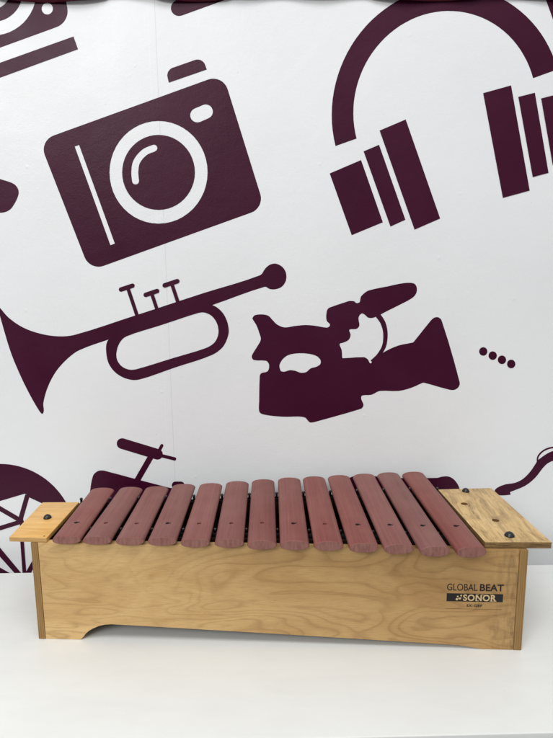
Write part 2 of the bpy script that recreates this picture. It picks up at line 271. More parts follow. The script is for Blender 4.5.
# ------------------------------------------------------------------ setting: floor, wall
TH = math.atan(0.063078)
fl = link('floor', hexa([(-4, -4), (5, -4), (5, 2), (-4, 2)], [(-4, -4), (5, -4), (5, 2), (-4, 2)], -0.80, -0.752), FLOORM)
fl['kind'] = 'structure'
wall = empty('printed_wall', (-0.00315, 0.20193, -0.752), TH)
tag(wall, 'white glossy wall printed with large aubergine silhouettes of media gadgets, behind the wooden xylophone', 'wall')
ZW = 0.752
def wbox(x0, x1, y0, y1, z0, z1): return hexa([(x0, y0), (x1, y0), (x1, y1), (x0, y1)], [(x0, y0), (x1, y0), (x1, y1), (x0, y1)], z0, z1, name='wall_sheet')
sheet = link('wall_panel', wbox(-1.6, 2.2, 0.0, 0.08, 0.0, 2.1), PAPER, wall)
WALL_SHAPES = {"camera":[[[[-364,5860],[-372,5897],[-372,5936],[-364,5974],[-348,6011],[-325,6044],[-296,6073],[-262,6096],[-225,6112],[1886,6814],[1926,6823],[1966,6824],[2006,6818],[2044,6805],[2078,6785],[2106,6758],[2129,6727],[2144,6692],[2566,5330],[2574,5293],[2574,5255],[2566,5217],[2552,5181],[2530,5149],[2503,5121],[2471,5098],[2434,5082],[348,4369],[308,4359],[267,4357],[227,4363],[190,4376],[156,4397],[127,4423],[104,4455],[88,4490]],[[1844,5623],[1836,5535],[1816,5448],[1786,5364],[1744,5284],[1692,5209],[1632,5142],[1563,5083],[1487,5033],[1406,4993],[1320,4965],[1232,4948],[1143,4942],[1054,4949],[968,4967],[885,4997],[807,5037],[736,5088],[673,5148],[618,5216],[573,5290],[538,5371],[515,5455],[503,5542],[502,5630],[513,5718],[535,5804],[567,5886],[610,5964],[662,6036],[723,6101],[791,6158],[866,6205],[945,6243],[1028,6270],[1114,6287],[1201,6292],[1287,6286],[1371,6269],[1452,6241],[1529,6203],[1599,6154],[1663,6097],[1718,6032],[1764,5959],[1801,5881],[1826,5798],[1841,5712]],[[50,5968],[459,4653],[521,4674],[110,5988]],[[1805,6493],[1838,6501],[1871,6497],[1901,6483],[1923,6460],[1936,6430],[1937,6399],[1927,6368],[1906,6343],[1877,6325],[1764,6279],[1730,6272],[1697,6276],[1667,6290],[1645,6314],[1632,6343],[1631,6375],[1642,6405],[1663,6431],[1691,6448]]],[[[1671,5623],[1665,5559],[1650,5495],[1627,5434],[1596,5375],[1558,5321],[1513,5272],[1462,5229],[1406,5193],[1345,5164],[1282,5143],[1217,5131],[1151,5127],[1085,5132],[1021,5145],[960,5166],[902,5196],[849,5233],[802,5276],[761,5326],[728,5380],[702,5438],[684,5500],[675,5564],[674,5628],[682,5692],[698,5755],[722,5816],[754,5873],[792,5926],[837,5973],[888,6015],[943,6050],[1003,6078],[1065,6098],[1128,6110],[1193,6114],[1257,6109],[1320,6097],[1381,6076],[1437,6048],[1490,6012],[1537,5970],[1578,5922],[1613,5869],[1639,5811],[1658,5751],[1669,5687]],[[1106,5985],[1093,5980],[1073,5974],[1048,5965],[1020,5954],[991,5941],[965,5925],[941,5906],[918,5887],[896,5865],[876,5842],[857,5818],[841,5793],[828,5767],[818,5741],[812,5715],[807,5690],[804,5666],[801,5642],[799,5617],[799,5590],[800,5564],[802,5541],[803,5523],[804,5509],[812,5487],[830,5472],[854,5468],[878,5476],[895,5495],[900,5518],[899,5532],[897,5552],[896,5573],[895,5596],[895,5618],[896,5638],[899,5658],[901,5679],[905,5699],[910,5718],[916,5736],[924,5752],[935,5769],[949,5787],[965,5805],[983,5822],[1001,5838],[1018,5851],[1035,5862],[1056,5872],[1079,5881],[1102,5888],[1122,5895],[1138,5901],[1158,5915],[1169,5936],[1167,5960],[1153,5979],[1131,5988]]],[[[1358,6776],[1344,6845],[1342,6863],[1344,6881],[1349,6899],[1357,6915],[1369,6930],[1383,6943],[1399,6953],[1417,6961],[1717,7057],[1738,7061],[1759,7062],[1779,7059],[1799,7052],[1816,7042],[1831,7029],[1843,7013],[1851,6995],[1871,6939]]]],"projector":[[[[-1665,6946],[-89,7462],[-52,7477],[-19,7498],[11,7524],[35,7554],[54,7587],[66,7622],[71,7658],[70,7693],[5,8143],[-1537,8143]],[[-319,7885],[-329,7817],[-349,7751],[-378,7686],[-416,7625],[-462,7568],[-515,7516],[-575,7471],[-640,7433],[-709,7402],[-782,7380],[-856,7367],[-931,7362],[-1005,7367],[-1077,7381],[-1145,7403],[-1209,7434],[-1267,7472],[-1318,7517],[-1362,7569],[-1397,7626],[-1424,7687],[-1441,7752],[-1448,7818],[-1446,7886],[-1434,7953],[-1413,8019],[-1383,8082],[-1344,8142],[-1298,8198],[-1245,8248],[-1186,8291],[-1121,8328],[-1053,8357],[-982,8379],[-910,8392],[-836,8396],[-764,8392],[-694,8379],[-627,8358],[-564,8328],[-506,8291],[-455,8248],[-410,8198],[-374,8142],[-346,8082],[-328,8018],[-319,7952]],[[-119,7684],[-123,7666],[-131,7650],[-144,7635],[-160,7624],[-178,7617],[-197,7615],[-216,7617],[-233,7624],[-247,7635],[-258,7650],[-264,7667],[-265,7685],[-261,7703],[-252,7719],[-240,7734],[-224,7745],[-206,7751],[-186,7754],[-168,7751],[-151,7745],[-137,7734],[-126,7719],[-120,7702]]],[[[-495,7885],[-502,7838],[-516,7793],[-536,7748],[-562,7706],[-594,7667],[-630,7632],[-672,7601],[-716,7575],[-764,7554],[-814,7539],[-865,7530],[-916,7527],[-967,7530],[-1016,7539],[-1063,7554],[-1107,7575],[-1147,7602],[-1182,7633],[-1212,7668],[-1236,7707],[-1255,7749],[-1267,7793],[-1272,7839],[-1271,7885],[-1263,7932],[-1248,7977],[-1228,8021],[-1201,8062],[-1169,8101],[-1133,8135],[-1092,8165],[-1048,8191],[-1001,8211],[-952,8226],[-901,8235],[-851,8238],[-801,8235],[-752,8226],[-706,8211],[-663,8191],[-623,8165],[-588,8135],[-557,8101],[-532,8062],[-513,8021],[-501,7977],[-495,7931]],[[-661,7885],[-665,7858],[-673,7832],[-685,7807],[-700,7783],[-718,7761],[-739,7740],[-762,7723],[-788,7708],[-815,7696],[-844,7687],[-873,7682],[-902,7680],[-931,7682],[-959,7687],[-986,7696],[-1011,7708],[-1034,7723],[-1054,7741],[-1071,7761],[-1085,7783],[-1096,7807],[-1103,7833],[-1106,7859],[-1105,7885],[-1101,7912],[-1093,7938],[-1081,7963],[-1066,7987],[-1048,8009],[-1027,8029],[-1003,8046],[-978,8061],[-951,8073],[-923,8081],[-894,8086],[-865,8088],[-836,8086],[-808,8081],[-781,8073],[-756,8061],[-734,8046],[-713,8029],[-696,8009],[-682,7987],[-671,7963],[-664,7938],[-660,7912]]],[[[-1685,6763],[127,7348],[176,7193],[-1705,6572]]]],"capsule":[[[[2430,8084],[2466,8090],[2502,8084],[2533,8067],[2556,8042],[2568,8011],[2567,7978],[2554,7947],[2530,7922],[2498,7906],[1558,7599],[1522,7594],[1487,7600],[1456,7617],[1433,7642],[1422,7674],[1424,7707],[1437,7738],[1462,7764],[1494,7780]]]],"headphones":[[[[3603,5959],[3579,6059],[3562,6159],[3551,6260],[3547,6362],[3550,6464],[3559,6566],[3575,6667],[3597,6766],[3626,6864],[3661,6960],[3702,7053],[3749,7144],[3802,7231],[3860,7315],[3924,7394],[3992,7470],[4066,7541],[4144,7606],[4226,7667],[4311,7722],[4400,7772],[4493,7816],[4587,7853],[4684,7885],[4783,7910],[4883,7929],[4985,7941],[5087,7946],[5189,7945],[5290,7938],[5391,7923],[5491,7903],[5589,7875],[5686,7842],[5780,7802],[5871,7757],[5959,7705],[6043,7648],[6124,7586],[6201,7518],[6273,7446],[6340,7369],[6402,7288],[6458,7203],[6509,7115],[6554,7024],[6593,6929],[6268,6819],[6238,6896],[6203,6970],[6164,7041],[6119,7110],[6071,7176],[6018,7239],[5961,7298],[5901,7353],[5837,7404],[5769,7451],[5699,7493],[5626,7531],[5551,7564],[5474,7591],[5395,7614],[5315,7631],[5234,7644],[5152,7650],[5071,7652],[4989,7648],[4907,7638],[4827,7624],[4747,7604],[4669,7579],[4593,7549],[4519,7513],[4447,7474],[4379,7429],[4313,7380],[4250,7327],[4192,7270],[4137,7209],[4086,7145],[4039,7078],[3997,7007],[3960,6934],[3928,6859],[3900,6782],[3878,6703],[3861,6623],[3849,6542],[3843,6460],[3842,6378],[3846,6296],[3856,6215],[3871,6134],[3891,6055]]],[[[3526,5600],[3957,5775],[4278,4940],[3843,4767]]],[[[3990,5888],[4201,5973],[4594,4973],[4386,4881]]],[[[4204,6157],[4557,6299],[5082,4987],[4727,4837]]],[[[5599,6631],[5973,6728],[6320,5357],[5950,5260]]],[[[6081,6581],[6303,6634],[6567,5592],[6350,5537]]],[[[6394,6561],[6845,6668],[7087,5815],[6617,5697]]]],"corner":[[[[6344,7844],[6487,7540],[6686,7046],[7150,7170],[6941,8023]]]],"leftblob":[[[[-1395,5670],[-1346,5685],[-1271,5666],[-1180,5628],[-1086,5584],[-999,5550],[-962,5539],[-925,5528],[-889,5517],[-853,5504],[-820,5488],[-805,5478],[-791,5465],[-779,5449],[-769,5433],[-762,5417],[-758,5401],[-757,5383],[-758,5365],[-761,5347],[-767,5330],[-782,5297],[-800,5264],[-820,5232],[-842,5201],[-865,5171],[-878,5158],[-892,5146],[-908,5135],[-925,5126],[-941,5118],[-960,5112],[-979,5107],[-999,5104],[-1019,5102],[-1039,5101],[-1114,5095],[-1196,5085],[-1275,5078],[-1340,5085],[-1381,5114],[-1418,5210],[-1439,5339],[-1443,5474],[-1429,5592]]]],"trumpet":[[[[-1173,3825],[-1169,3823],[-1165,3815],[-1161,3804],[-1156,3795],[-1127,3756],[-1099,3717],[-1069,3679],[-1036,3644],[-992,3606],[-946,3570],[-898,3537],[-847,3508],[-793,3481],[-736,3458],[-678,3438],[-620,3421],[-555,3405],[-488,3392],[-421,3383],[-354,3378],[-295,3377],[-236,3380],[-176,3387],[-118,3399],[103,3461],[323,3529],[542,3600],[760,3669],[1008,3746],[1254,3824],[1500,3902],[1746,3979],[1949,4038],[2153,4095],[2354,4155],[2550,4223],[2573,4240],[2591,4266],[2607,4294],[2626,4318],[2642,4334],[2659,4348],[2677,4361],[2697,4371],[2716,4377],[2736,4381],[2757,4383],[2777,4381],[2800,4374],[2823,4365],[2844,4352],[2863,4338],[2880,4320],[2895,4299],[2908,4276],[2916,4253],[2921,4227],[2923,4199],[2921,4172],[2916,4146],[2907,4123],[2894,4100],[2879,4079],[2861,4061],[2842,4048],[2821,4038],[2798,4030],[2774,4024],[2753,4021],[2731,4020],[2709,4022],[2688,4025],[2669,4033],[2650,4046],[2631,4056],[2612,4058],[2429,4003],[2246,3940],[2062,3874],[1877,3811],[1637,3735],[1397,3660],[1156,3586],[915,3510],[782,3467],[649,3423],[516,3378],[383,3333],[271,3297],[157,3260],[45,3221],[-65,3177],[-112,3154],[-157,3125],[-200,3093],[-242,3059],[-291,3016],[-338,2970],[-383,2922],[-425,2871],[-463,2818],[-498,2763],[-531,2705],[-560,2646],[-587,2587],[-610,2526],[-630,2464],[-647,2401],[-651,2371],[-650,2339],[-648,2308],[-650,2278],[-654,2264],[-661,2250],[-669,2240],[-677,2235],[-687,2240],[-697,2251],[-707,2265],[-715,2278],[-745,2335],[-774,2393],[-801,2451],[-827,2509],[-857,2579],[-886,2649],[-914,2719],[-940,2790],[-969,2872],[-997,2954],[-1024,3036],[-1048,3119],[-1068,3199],[-1087,3280],[-1104,3362],[-1120,3443],[-1132,3502],[-1143,3561],[-1155,3620],[-1166,3678],[-1173,3704],[-1180,3729],[-1187,3754],[-1190,3779],[-1189,3792],[-1184,3807],[-1179,3819]]],[[[338,3301],[322,3264],[314,3222],[312,3179],[312,3136],[314,3093],[319,3050],[328,3008],[341,2969],[360,2930],[384,2892],[412,2858],[443,2828],[479,2800],[519,2776],[561,2756],[604,2742],[644,2732],[686,2727],[728,2728],[769,2734],[903,2771],[1036,2816],[1168,2863],[1301,2908],[1434,2950],[1568,2990],[1701,3033],[1830,3082],[1876,3105],[1921,3133],[1962,3166],[1998,3202],[2024,3239],[2046,3280],[2064,3324],[2078,3367],[2085,3394],[2088,3422],[2088,3450],[2086,3477],[2081,3512],[2074,3547],[2064,3581],[2051,3614],[2038,3643],[2022,3672],[2003,3699],[1983,3723],[1959,3746],[1934,3767],[1906,3786],[1876,3800],[1831,3819],[1784,3835],[1736,3845],[1688,3845],[1565,3820],[1441,3785],[1318,3744],[1195,3703],[1028,3651],[860,3599],[694,3542],[533,3475],[477,3442],[424,3400],[377,3352]],[[460,3134],[456,3106],[456,3078],[458,3049],[465,3023],[476,2996],[492,2971],[510,2947],[531,2928],[555,2911],[582,2898],[610,2888],[639,2882],[666,2879],[694,2881],[722,2885],[749,2892],[875,2926],[1001,2964],[1126,3002],[1251,3040],[1377,3076],[1502,3111],[1627,3147],[1750,3188],[1786,3203],[1820,3222],[1852,3244],[1879,3270],[1899,3297],[1916,3329],[1929,3363],[1937,3396],[1940,3430],[1938,3465],[1933,3500],[1924,3533],[1912,3563],[1896,3592],[1877,3619],[1856,3643],[1834,3661],[1808,3677],[1781,3689],[1754,3698],[1730,3702],[1706,3702],[1681,3699],[1656,3694],[1525,3656],[1395,3614],[1265,3572],[1134,3530],[1002,3490],[869,3452],[737,3412],[609,3365],[580,3348],[554,3326],[531,3300],[511,3272],[494,3240],[479,3206],[468,3170]]],[[[729,4119],[740,4121],[751,4118],[761,4112],[767,4104],[770,4093],[769,4082],[765,4072],[757,4063],[747,4058],[583,4006],[572,4005],[561,4007],[551,4013],[545,4022],[542,4032],[543,4043],[548,4054],[555,4062],[566,4067]]],[[[647,4049],[757,3661],[807,3677],[697,4065]]],[[[1075,4042],[1086,4043],[1097,4041],[1106,4035],[1113,4026],[1116,4016],[1115,4004],[1111,3994],[1103,3986],[1093,3981],[929,3928],[918,3927],[907,3929],[897,3935],[891,3944],[888,3954],[889,3966],[893,3976],[901,3984],[911,3989]]],[[[982,3966],[1048,3740],[1097,3755],[1031,3982]]],[[[1365,4178],[1377,4179],[1387,4177],[1397,4171],[1403,4163],[1407,4152],[1406,4141],[1401,4131],[1394,4122],[1384,4117],[1204,4060],[1193,4058],[1182,4061],[1172,4067],[1166,4075],[1163,4086],[1163,4097],[1168,4107],[1176,4116],[1186,4121]]],[[[1273,4098],[1349,3840],[1399,3855],[1322,4113]]]],"videocamera":[[[[2433,3619],[2442,3633],[2452,3647],[2465,3656],[2497,3664],[2531,3667],[2565,3667],[2597,3665],[2629,3659],[2658,3648],[2681,3630],[2700,3608],[2720,3585],[2740,3563],[2760,3541],[2782,3522],[2816,3502],[2853,3486],[2891,3477],[2938,3478],[2985,3487],[3032,3495],[3084,3501],[3137,3506],[3189,3509],[3241,3507],[3293,3502],[3345,3495],[3398,3485],[3451,3474],[3502,3468],[3518,3471],[3532,3480],[3543,3490],[3547,3499],[3546,3511],[3543,3521],[3528,3537],[3510,3552],[3499,3569],[3492,3604],[3492,3641],[3495,3678],[3498,3700],[3505,3722],[3516,3740],[3534,3753],[3556,3763],[3578,3770],[3656,3797],[3733,3821],[3811,3846],[3814,3847],[3816,3848],[3819,3848],[3842,3848],[3866,3847],[3889,3844],[3903,3835],[3915,3823],[3928,3816],[3944,3817],[3960,3822],[3971,3831],[3978,3852],[3980,3877],[3985,3901],[3995,3918],[4009,3933],[4023,3947],[4047,3966],[4073,3984],[4100,3996],[4189,4018],[4280,4035],[4371,4051],[4448,4068],[4525,4084],[4603,4096],[4649,4099],[4696,4099],[4739,4091],[4758,4079],[4774,4061],[4784,4040],[4789,4012],[4789,3981],[4783,3952],[4769,3926],[4750,3903],[4727,3883],[4678,3852],[4626,3825],[4573,3799],[4509,3767],[4445,3735],[4380,3704],[4316,3670],[4252,3636],[4186,3608],[4158,3601],[4128,3600],[4100,3605],[4082,3616],[4066,3633],[4048,3648],[4036,3657],[4022,3665],[4009,3668],[3995,3662],[3981,3651],[3970,3637],[3964,3623],[3960,3607],[3959,3590],[3964,3557],[3972,3524],[3973,3492],[3965,3474],[3951,3457],[3934,3446],[3897,3441],[3856,3442],[3828,3435],[3829,3414],[3842,3385],[3849,3356],[3844,3331],[3834,3306],[3819,3285],[3796,3269],[3768,3257],[3740,3246],[3720,3241],[3700,3236],[3689,3227],[3695,3201],[3710,3170],[3722,3139],[3726,3102],[3728,3065],[3731,3028],[3733,3024],[3735,3021],[3739,3019],[3839,3024],[3940,3031],[4040,3032],[4062,3028],[4082,3017],[4100,3004],[4113,2987],[4122,2966],[4133,2947],[4138,2942],[4144,2939],[4149,2939],[4172,2962],[4195,2990],[4219,3015],[4263,3050],[4308,3084],[4355,3113],[4419,3146],[4484,3175],[4551,3199],[4613,3214],[4677,3225],[4740,3237],[4749,3238],[4757,3240],[4764,3244],[4841,3343],[4917,3443],[4994,3542],[5011,3562],[5030,3582],[5051,3596],[5069,3603],[5090,3606],[5109,3604],[5130,3594],[5150,3579],[5162,3560],[5271,3260],[5374,2951],[5470,2638],[5471,2614],[5464,2590],[5453,2569],[5437,2552],[5416,2538],[5394,2529],[5368,2526],[5341,2528],[5314,2534],[5191,2568],[5070,2605],[4948,2640],[4939,2642],[4929,2642],[4920,2640],[4870,2618],[4821,2594],[4770,2573],[4705,2551],[4638,2533],[4571,2522],[4477,2521],[4382,2527],[4290,2525],[4249,2510],[4211,2487],[4171,2469],[4123,2464],[4074,2465],[4030,2458],[4021,2447],[4018,2428],[4019,2409],[4029,2382],[4043,2354],[4053,2327],[4054,2313],[4051,2298],[4046,2285],[4037,2274],[4027,2264],[4014,2257],[3815,2197],[3613,2141],[3411,2086],[3364,2073],[3317,2061],[3271,2056],[3255,2062],[3242,2075],[3229,2090],[3216,2105],[3204,2122],[3190,2133],[3159,2143],[3126,2148],[3093,2151],[3018,2151],[2943,2149],[2868,2150],[2771,2158],[2674,2169],[2579,2187],[2552,2195],[2527,2210],[2512,2230],[2505,2276],[2507,2327],[2511,2378],[2514,2509],[2518,2640],[2525,2768],[2529,2784],[2537,2799],[2548,2810],[2576,2819],[2607,2823],[2634,2832],[2646,2844],[2655,2861],[2660,2880],[2664,2901],[2664,2923],[2661,2944],[2651,2963],[2637,2981],[2620,2992],[2562,2998],[2500,2997],[2443,3004],[2428,3014],[2417,3033],[2412,3052],[2415,3070],[2422,3088],[2432,3106],[2458,3148],[2486,3190],[2512,3232],[2528,3257],[2541,3284],[2548,3310],[2545,3342],[2535,3374],[2524,3405],[2513,3443],[2500,3479],[2485,3515],[2468,3544],[2450,3572],[2433,3600],[2431,3606],[2431,3613]],[[2824,2862],[2819,2883],[2815,2905],[2815,2926],[2825,2954],[2839,2981],[2857,3006],[2880,3030],[2907,3052],[2936,3069],[2977,3083],[3020,3091],[3063,3096],[3115,3098],[3168,3097],[3221,3091],[3264,3084],[3307,3074],[3347,3058],[3372,3043],[3394,3023],[3411,3000],[3417,2979],[3417,2956],[3411,2936],[3395,2919],[3372,2906],[3348,2895],[3322,2887],[3294,2882],[3269,2873],[3247,2856],[3227,2835],[3205,2819],[3180,2812],[3153,2809],[3126,2810],[3099,2818],[3073,2830],[3046,2840],[3020,2846],[2994,2850],[2967,2851],[2941,2845],[2914,2836],[2888,2829],[2871,2828],[2855,2831],[2840,2836],[2833,2842],[2828,2852]]],[[[4201,3624],[4212,3611],[4225,3595],[4241,3576],[4256,3555],[4270,3534],[4281,3514],[4290,3493],[4298,3470],[4306,3446],[4312,3421],[4317,3395],[4320,3370],[4322,3342],[4322,3314],[4321,3284],[4319,3255],[4315,3228],[4309,3203],[4301,3179],[4291,3156],[4278,3134],[4265,3112],[4251,3091],[4237,3072],[4222,3054],[4205,3036],[4187,3020],[4170,3004],[4155,2992],[4145,2982],[4176,2945],[4187,2953],[4203,2965],[4221,2980],[4241,2998],[4261,3017],[4279,3037],[4295,3057],[4311,3079],[4327,3102],[4342,3128],[4356,3155],[4366,3183],[4375,3213],[4380,3245],[4384,3277],[4386,3310],[4387,3342],[4386,3372],[4383,3402],[4379,3432],[4373,3461],[4366,3489],[4357,3516],[4347,3543],[4333,3569],[4317,3595],[4301,3619],[4285,3640],[4272,3657],[4264,3669]]]],"dots":[[[[5854,3097],[5852,3078],[5844,3060],[5831,3046],[5815,3037],[5796,3034],[5777,3038],[5759,3047],[5745,3061],[5736,3079],[5732,3098],[5733,3118],[5741,3136],[5754,3149],[5770,3158],[5789,3161],[5808,3158],[5826,3149],[5840,3135],[5849,3117]]],[[[5996,3035],[5994,3015],[5987,2997],[5974,2983],[5957,2974],[5939,2971],[5920,2975],[5902,2984],[5888,2998],[5878,3016],[5874,3036],[5876,3055],[5883,3073],[5896,3087],[5913,3096],[5931,3099],[5950,3095],[5968,3086],[5982,3072],[5992,3054]]],[[[6136,2972],[6134,2952],[6126,2934],[6114,2920],[6097,2911],[6078,2908],[6059,2912],[6042,2921],[6027,2935],[6017,2953],[6013,2973],[6015,2993],[6023,3010],[6035,3024],[6052,3033],[6071,3036],[6090,3033],[6107,3023],[6122,3009],[6131,2991]]],[[[6276,2909],[6274,2889],[6266,2871],[6254,2857],[6237,2848],[6218,2845],[6199,2849],[6182,2858],[6167,2872],[6157,2890],[6153,2910],[6155,2930],[6162,2947],[6175,2961],[6192,2970],[6210,2973],[6230,2970],[6247,2961],[6262,2946],[6271,2928]]]],"pipe":[[[[6083,954],[6094,976],[6117,996],[6142,1012],[6176,1029],[6212,1042],[6249,1053],[6295,1060],[6342,1065],[6387,1074],[6430,1090],[6470,1111],[6508,1137],[6544,1171],[6578,1209],[6609,1249],[6636,1290],[6660,1333],[6684,1377],[6692,1393],[6701,1409],[6711,1424],[6727,1441],[6745,1457],[6764,1472],[6792,1494],[6821,1515],[6852,1535],[6878,1549],[6906,1562],[6935,1572],[6997,1587],[7061,1599],[7124,1604],[7180,1604],[7237,1596],[7281,1577],[7298,1543],[7302,1497],[7290,1465],[7249,1452],[7192,1452],[7136,1451],[7073,1441],[7009,1430],[6947,1415],[6918,1405],[6889,1391],[6863,1374],[6837,1350],[6814,1323],[6792,1295],[6759,1246],[6728,1197],[6693,1151],[6648,1104],[6599,1060],[6546,1023],[6480,990],[6410,962],[6340,934],[6333,931],[6326,927],[6322,922],[6325,911],[6331,899],[6333,889],[6330,885],[6323,883],[6315,882],[6276,878],[6236,875],[6197,874],[6175,876],[6153,879],[6134,888],[6111,907],[6091,932]]],[[[6723,1392],[6722,1402],[6721,1416],[6719,1432],[6719,1449],[6720,1464],[6722,1477],[6727,1489],[6734,1502],[6742,1514],[6752,1526],[6762,1538],[6772,1548],[6783,1557],[6794,1566],[6806,1574],[6819,1581],[6832,1587],[6846,1593],[6859,1598],[6871,1602],[6883,1606],[6896,1609],[6913,1611],[6933,1613],[6961,1615],[6996,1616],[7034,1616],[7070,1617],[7102,1617],[7124,1617],[7121,1643],[7099,1642],[7068,1642],[7031,1642],[6993,1641],[6958,1640],[6929,1639],[6908,1636],[6890,1634],[6875,1630],[6861,1627],[6848,1622],[6835,1617],[6821,1611],[6807,1604],[6793,1596],[6779,1587],[6767,1578],[6755,1568],[6743,1556],[6732,1544],[6722,1531],[6713,1517],[6705,1502],[6698,1487],[6695,1469],[6694,1451],[6695,1433],[6696,1416],[6697,1402],[6698,1393]]]],"wheel":[[[[-316,248],[-324,166],[-337,85],[-355,4],[-378,-76],[-405,-154],[-437,-231],[-474,-306],[-515,-379],[-561,-449],[-610,-517],[-664,-581],[-721,-641],[-781,-698],[-845,-750],[-911,-799],[-980,-842],[-1052,-881],[-1125,-915],[-1199,-944],[-1275,-967],[-1352,-985],[-1430,-997],[-1507,-1004],[-1585,-1006],[-1662,-1002],[-1738,-992],[-1813,-977],[-1886,-956],[-1957,-930],[-2027,-899],[-2093,-863],[-2157,-821],[-2218,-776],[-2275,-725],[-2329,-671],[-2379,-613],[-2424,-551],[-2466,-485],[-2503,-417],[-2535,-345],[-2563,-272],[-2586,-196],[-2605,-118],[-2618,-39],[-2626,41],[-2629,121],[-2628,203],[-2621,284],[-2610,364],[-2593,445],[-2572,524],[-2547,601],[-2517,678],[-2482,752],[-2444,824],[-2401,893],[-2354,960],[-2304,1023],[-2251,1083],[-2194,1140],[-2135,1193],[-2073,1241],[-2008,1286],[-1941,1326],[-1872,1362],[-1802,1393],[-1731,1420],[-1658,1441],[-1585,1458],[-1511,1470],[-1437,1476],[-1363,1478],[-1289,1474],[-1217,1466],[-1145,1452],[-1075,1434],[-1006,1410],[-939,1382],[-874,1349],[-812,1311],[-752,1269],[-695,1223],[-642,1172],[-591,1118],[-545,1059],[-502,998],[-463,933],[-428,865],[-398,794],[-372,721],[-351,646],[-334,568],[-322,490],[-315,410],[-313,329]],[[-1939,728],[-1415,891],[-1030,1004],[-1001,982],[-962,939],[-796,852],[-599,586],[-516,309],[-595,-80],[-879,-400],[-1214,-352],[-1365,-284],[-1512,-186],[-1764,-117],[-2011,-1]]],[[[-1027,993],[-1170,591],[-1103,569],[-960,971]]],[[[-1590,840],[-1169,557],[-1129,620],[-1549,903]]],[[[-1606,374],[-1079,537],[-1093,605],[-1619,443]]],[[[-1668,236],[-1526,38],[-1271,-313],[-1167,-446],[-1117,-402],[-1209,-260],[-1452,100],[-1582,306]]],[[[-1142,579],[-1163,221],[-1172,-341],[-1114,-337],[-1108,223],[-1090,580]]],[[[-1107,-387],[-913,-66],[-973,-26],[-1167,-347]]]],"scooter":[[[[1011,1675],[1035,1662],[1053,1641],[1063,1614],[1063,1585],[1054,1557],[1037,1534],[1013,1519],[985,1512],[958,1516],[440,1690],[416,1703],[398,1724],[389,1751],[389,1780],[398,1807],[416,1830],[440,1845],[467,1851],[494,1848]]],[[[1035,1742],[1040,1749],[1047,1754],[1055,1755],[1063,1754],[1071,1750],[1076,1743],[1079,1736],[1078,1727],[1076,1719],[1021,1621],[1016,1614],[1009,1610],[1001,1608],[993,1609],[985,1614],[980,1620],[977,1628],[978,1637],[980,1645]]],[[[1243,1547],[1251,1543],[1257,1537],[1261,1528],[1261,1519],[1259,1510],[1254,1503],[1247,1498],[1238,1495],[1229,1496],[1050,1545],[1042,1549],[1036,1555],[1033,1563],[1032,1572],[1035,1581],[1040,1589],[1047,1594],[1056,1596],[1064,1596]]],[[[865,1611],[617,1200],[689,1153],[937,1565]]],[[[-132,537],[-156,597],[-147,686],[-118,791],[-83,901],[-57,1001],[-47,1055],[-37,1110],[-26,1165],[-12,1218],[5,1269],[13,1286],[25,1301],[38,1316],[53,1328],[69,1339],[82,1346],[97,1351],[113,1355],[129,1356],[144,1356],[168,1354],[192,1349],[215,1342],[239,1335],[262,1328],[350,1302],[439,1276],[527,1249],[616,1223],[704,1196],[787,1172],[870,1148],[953,1124],[1036,1099],[1120,1075],[1145,1069],[1173,1065],[1199,1061],[1222,1052],[1239,1038],[1251,1012],[1258,979],[1261,943],[1262,906],[1263,870],[1270,793],[1281,707],[1288,624],[1281,557],[1250,516],[1131,480],[988,470],[831,476],[671,487],[518,494],[378,490],[228,481],[84,479],[-41,494]]],[[[1319,1166],[1337,1162],[1353,1152],[1364,1137],[1370,1118],[1370,1098],[1362,1079],[1350,1064],[1333,1055],[1314,1052],[1232,1053],[1213,1056],[1197,1067],[1186,1082],[1180,1101],[1181,1120],[1188,1139],[1201,1154],[1217,1164],[1236,1167]]]],"body":[[[[3795,1162],[3916,1211],[4077,1220],[4261,1206],[4451,1185],[4630,1174],[4743,1174],[4855,1172],[4968,1170],[5081,1169],[5193,1170],[5209,1172],[5224,1176],[5238,1181],[5253,1185],[5269,1188],[5290,1190],[5312,1192],[5334,1193],[5355,1191],[5375,1186],[5396,1178],[5416,1167],[5436,1154],[5454,1138],[5470,1122],[5489,1098],[5507,1072],[5523,1044],[5536,1016],[5545,986],[5574,878],[5610,757],[5638,639],[5642,543],[5607,483],[5462,436],[5276,425],[5067,436],[4853,454],[4651,465],[4470,458],[4278,444],[4091,437],[3927,454],[3803,510],[3745,608],[3715,757],[3713,922],[3740,1069]]]]}
GRAPHICS = [('camera', 'camera_print', 'aubergine still camera silhouette with white ring lens'),
 ('projector', 'round_lens_print', 'greyish aubergine shape with concentric rings cut by the picture corner'),
 ('capsule', 'rounded_bar_print', 'rounded aubergine bar at the top edge'),
 ('headphones', 'headphones_print', 'aubergine headphones silhouette with arched band and barred ear cups'),
 ('corner', 'corner_print', None), ('leftblob', 'rounded_blob_print', None),
 ('trumpet', 'trumpet_print', 'aubergine trumpet silhouette with three valves'),
 ('videocamera', 'video_camera_print', 'aubergine shoulder video camera silhouette with microphone'),
 ('dots', 'dot_row_print', 'row of four small aubergine dots'), ('pipe', 'curved_stem_print', 'curved aubergine stem silhouette'),
 ('wheel', 'spoked_wheel_print', 'aubergine spoked wheel silhouette behind the left end board'),
 ('scooter', 'handlebar_print', 'aubergine grip and stem silhouette above the left bars'), ('body', 'low_shape_print', None)]
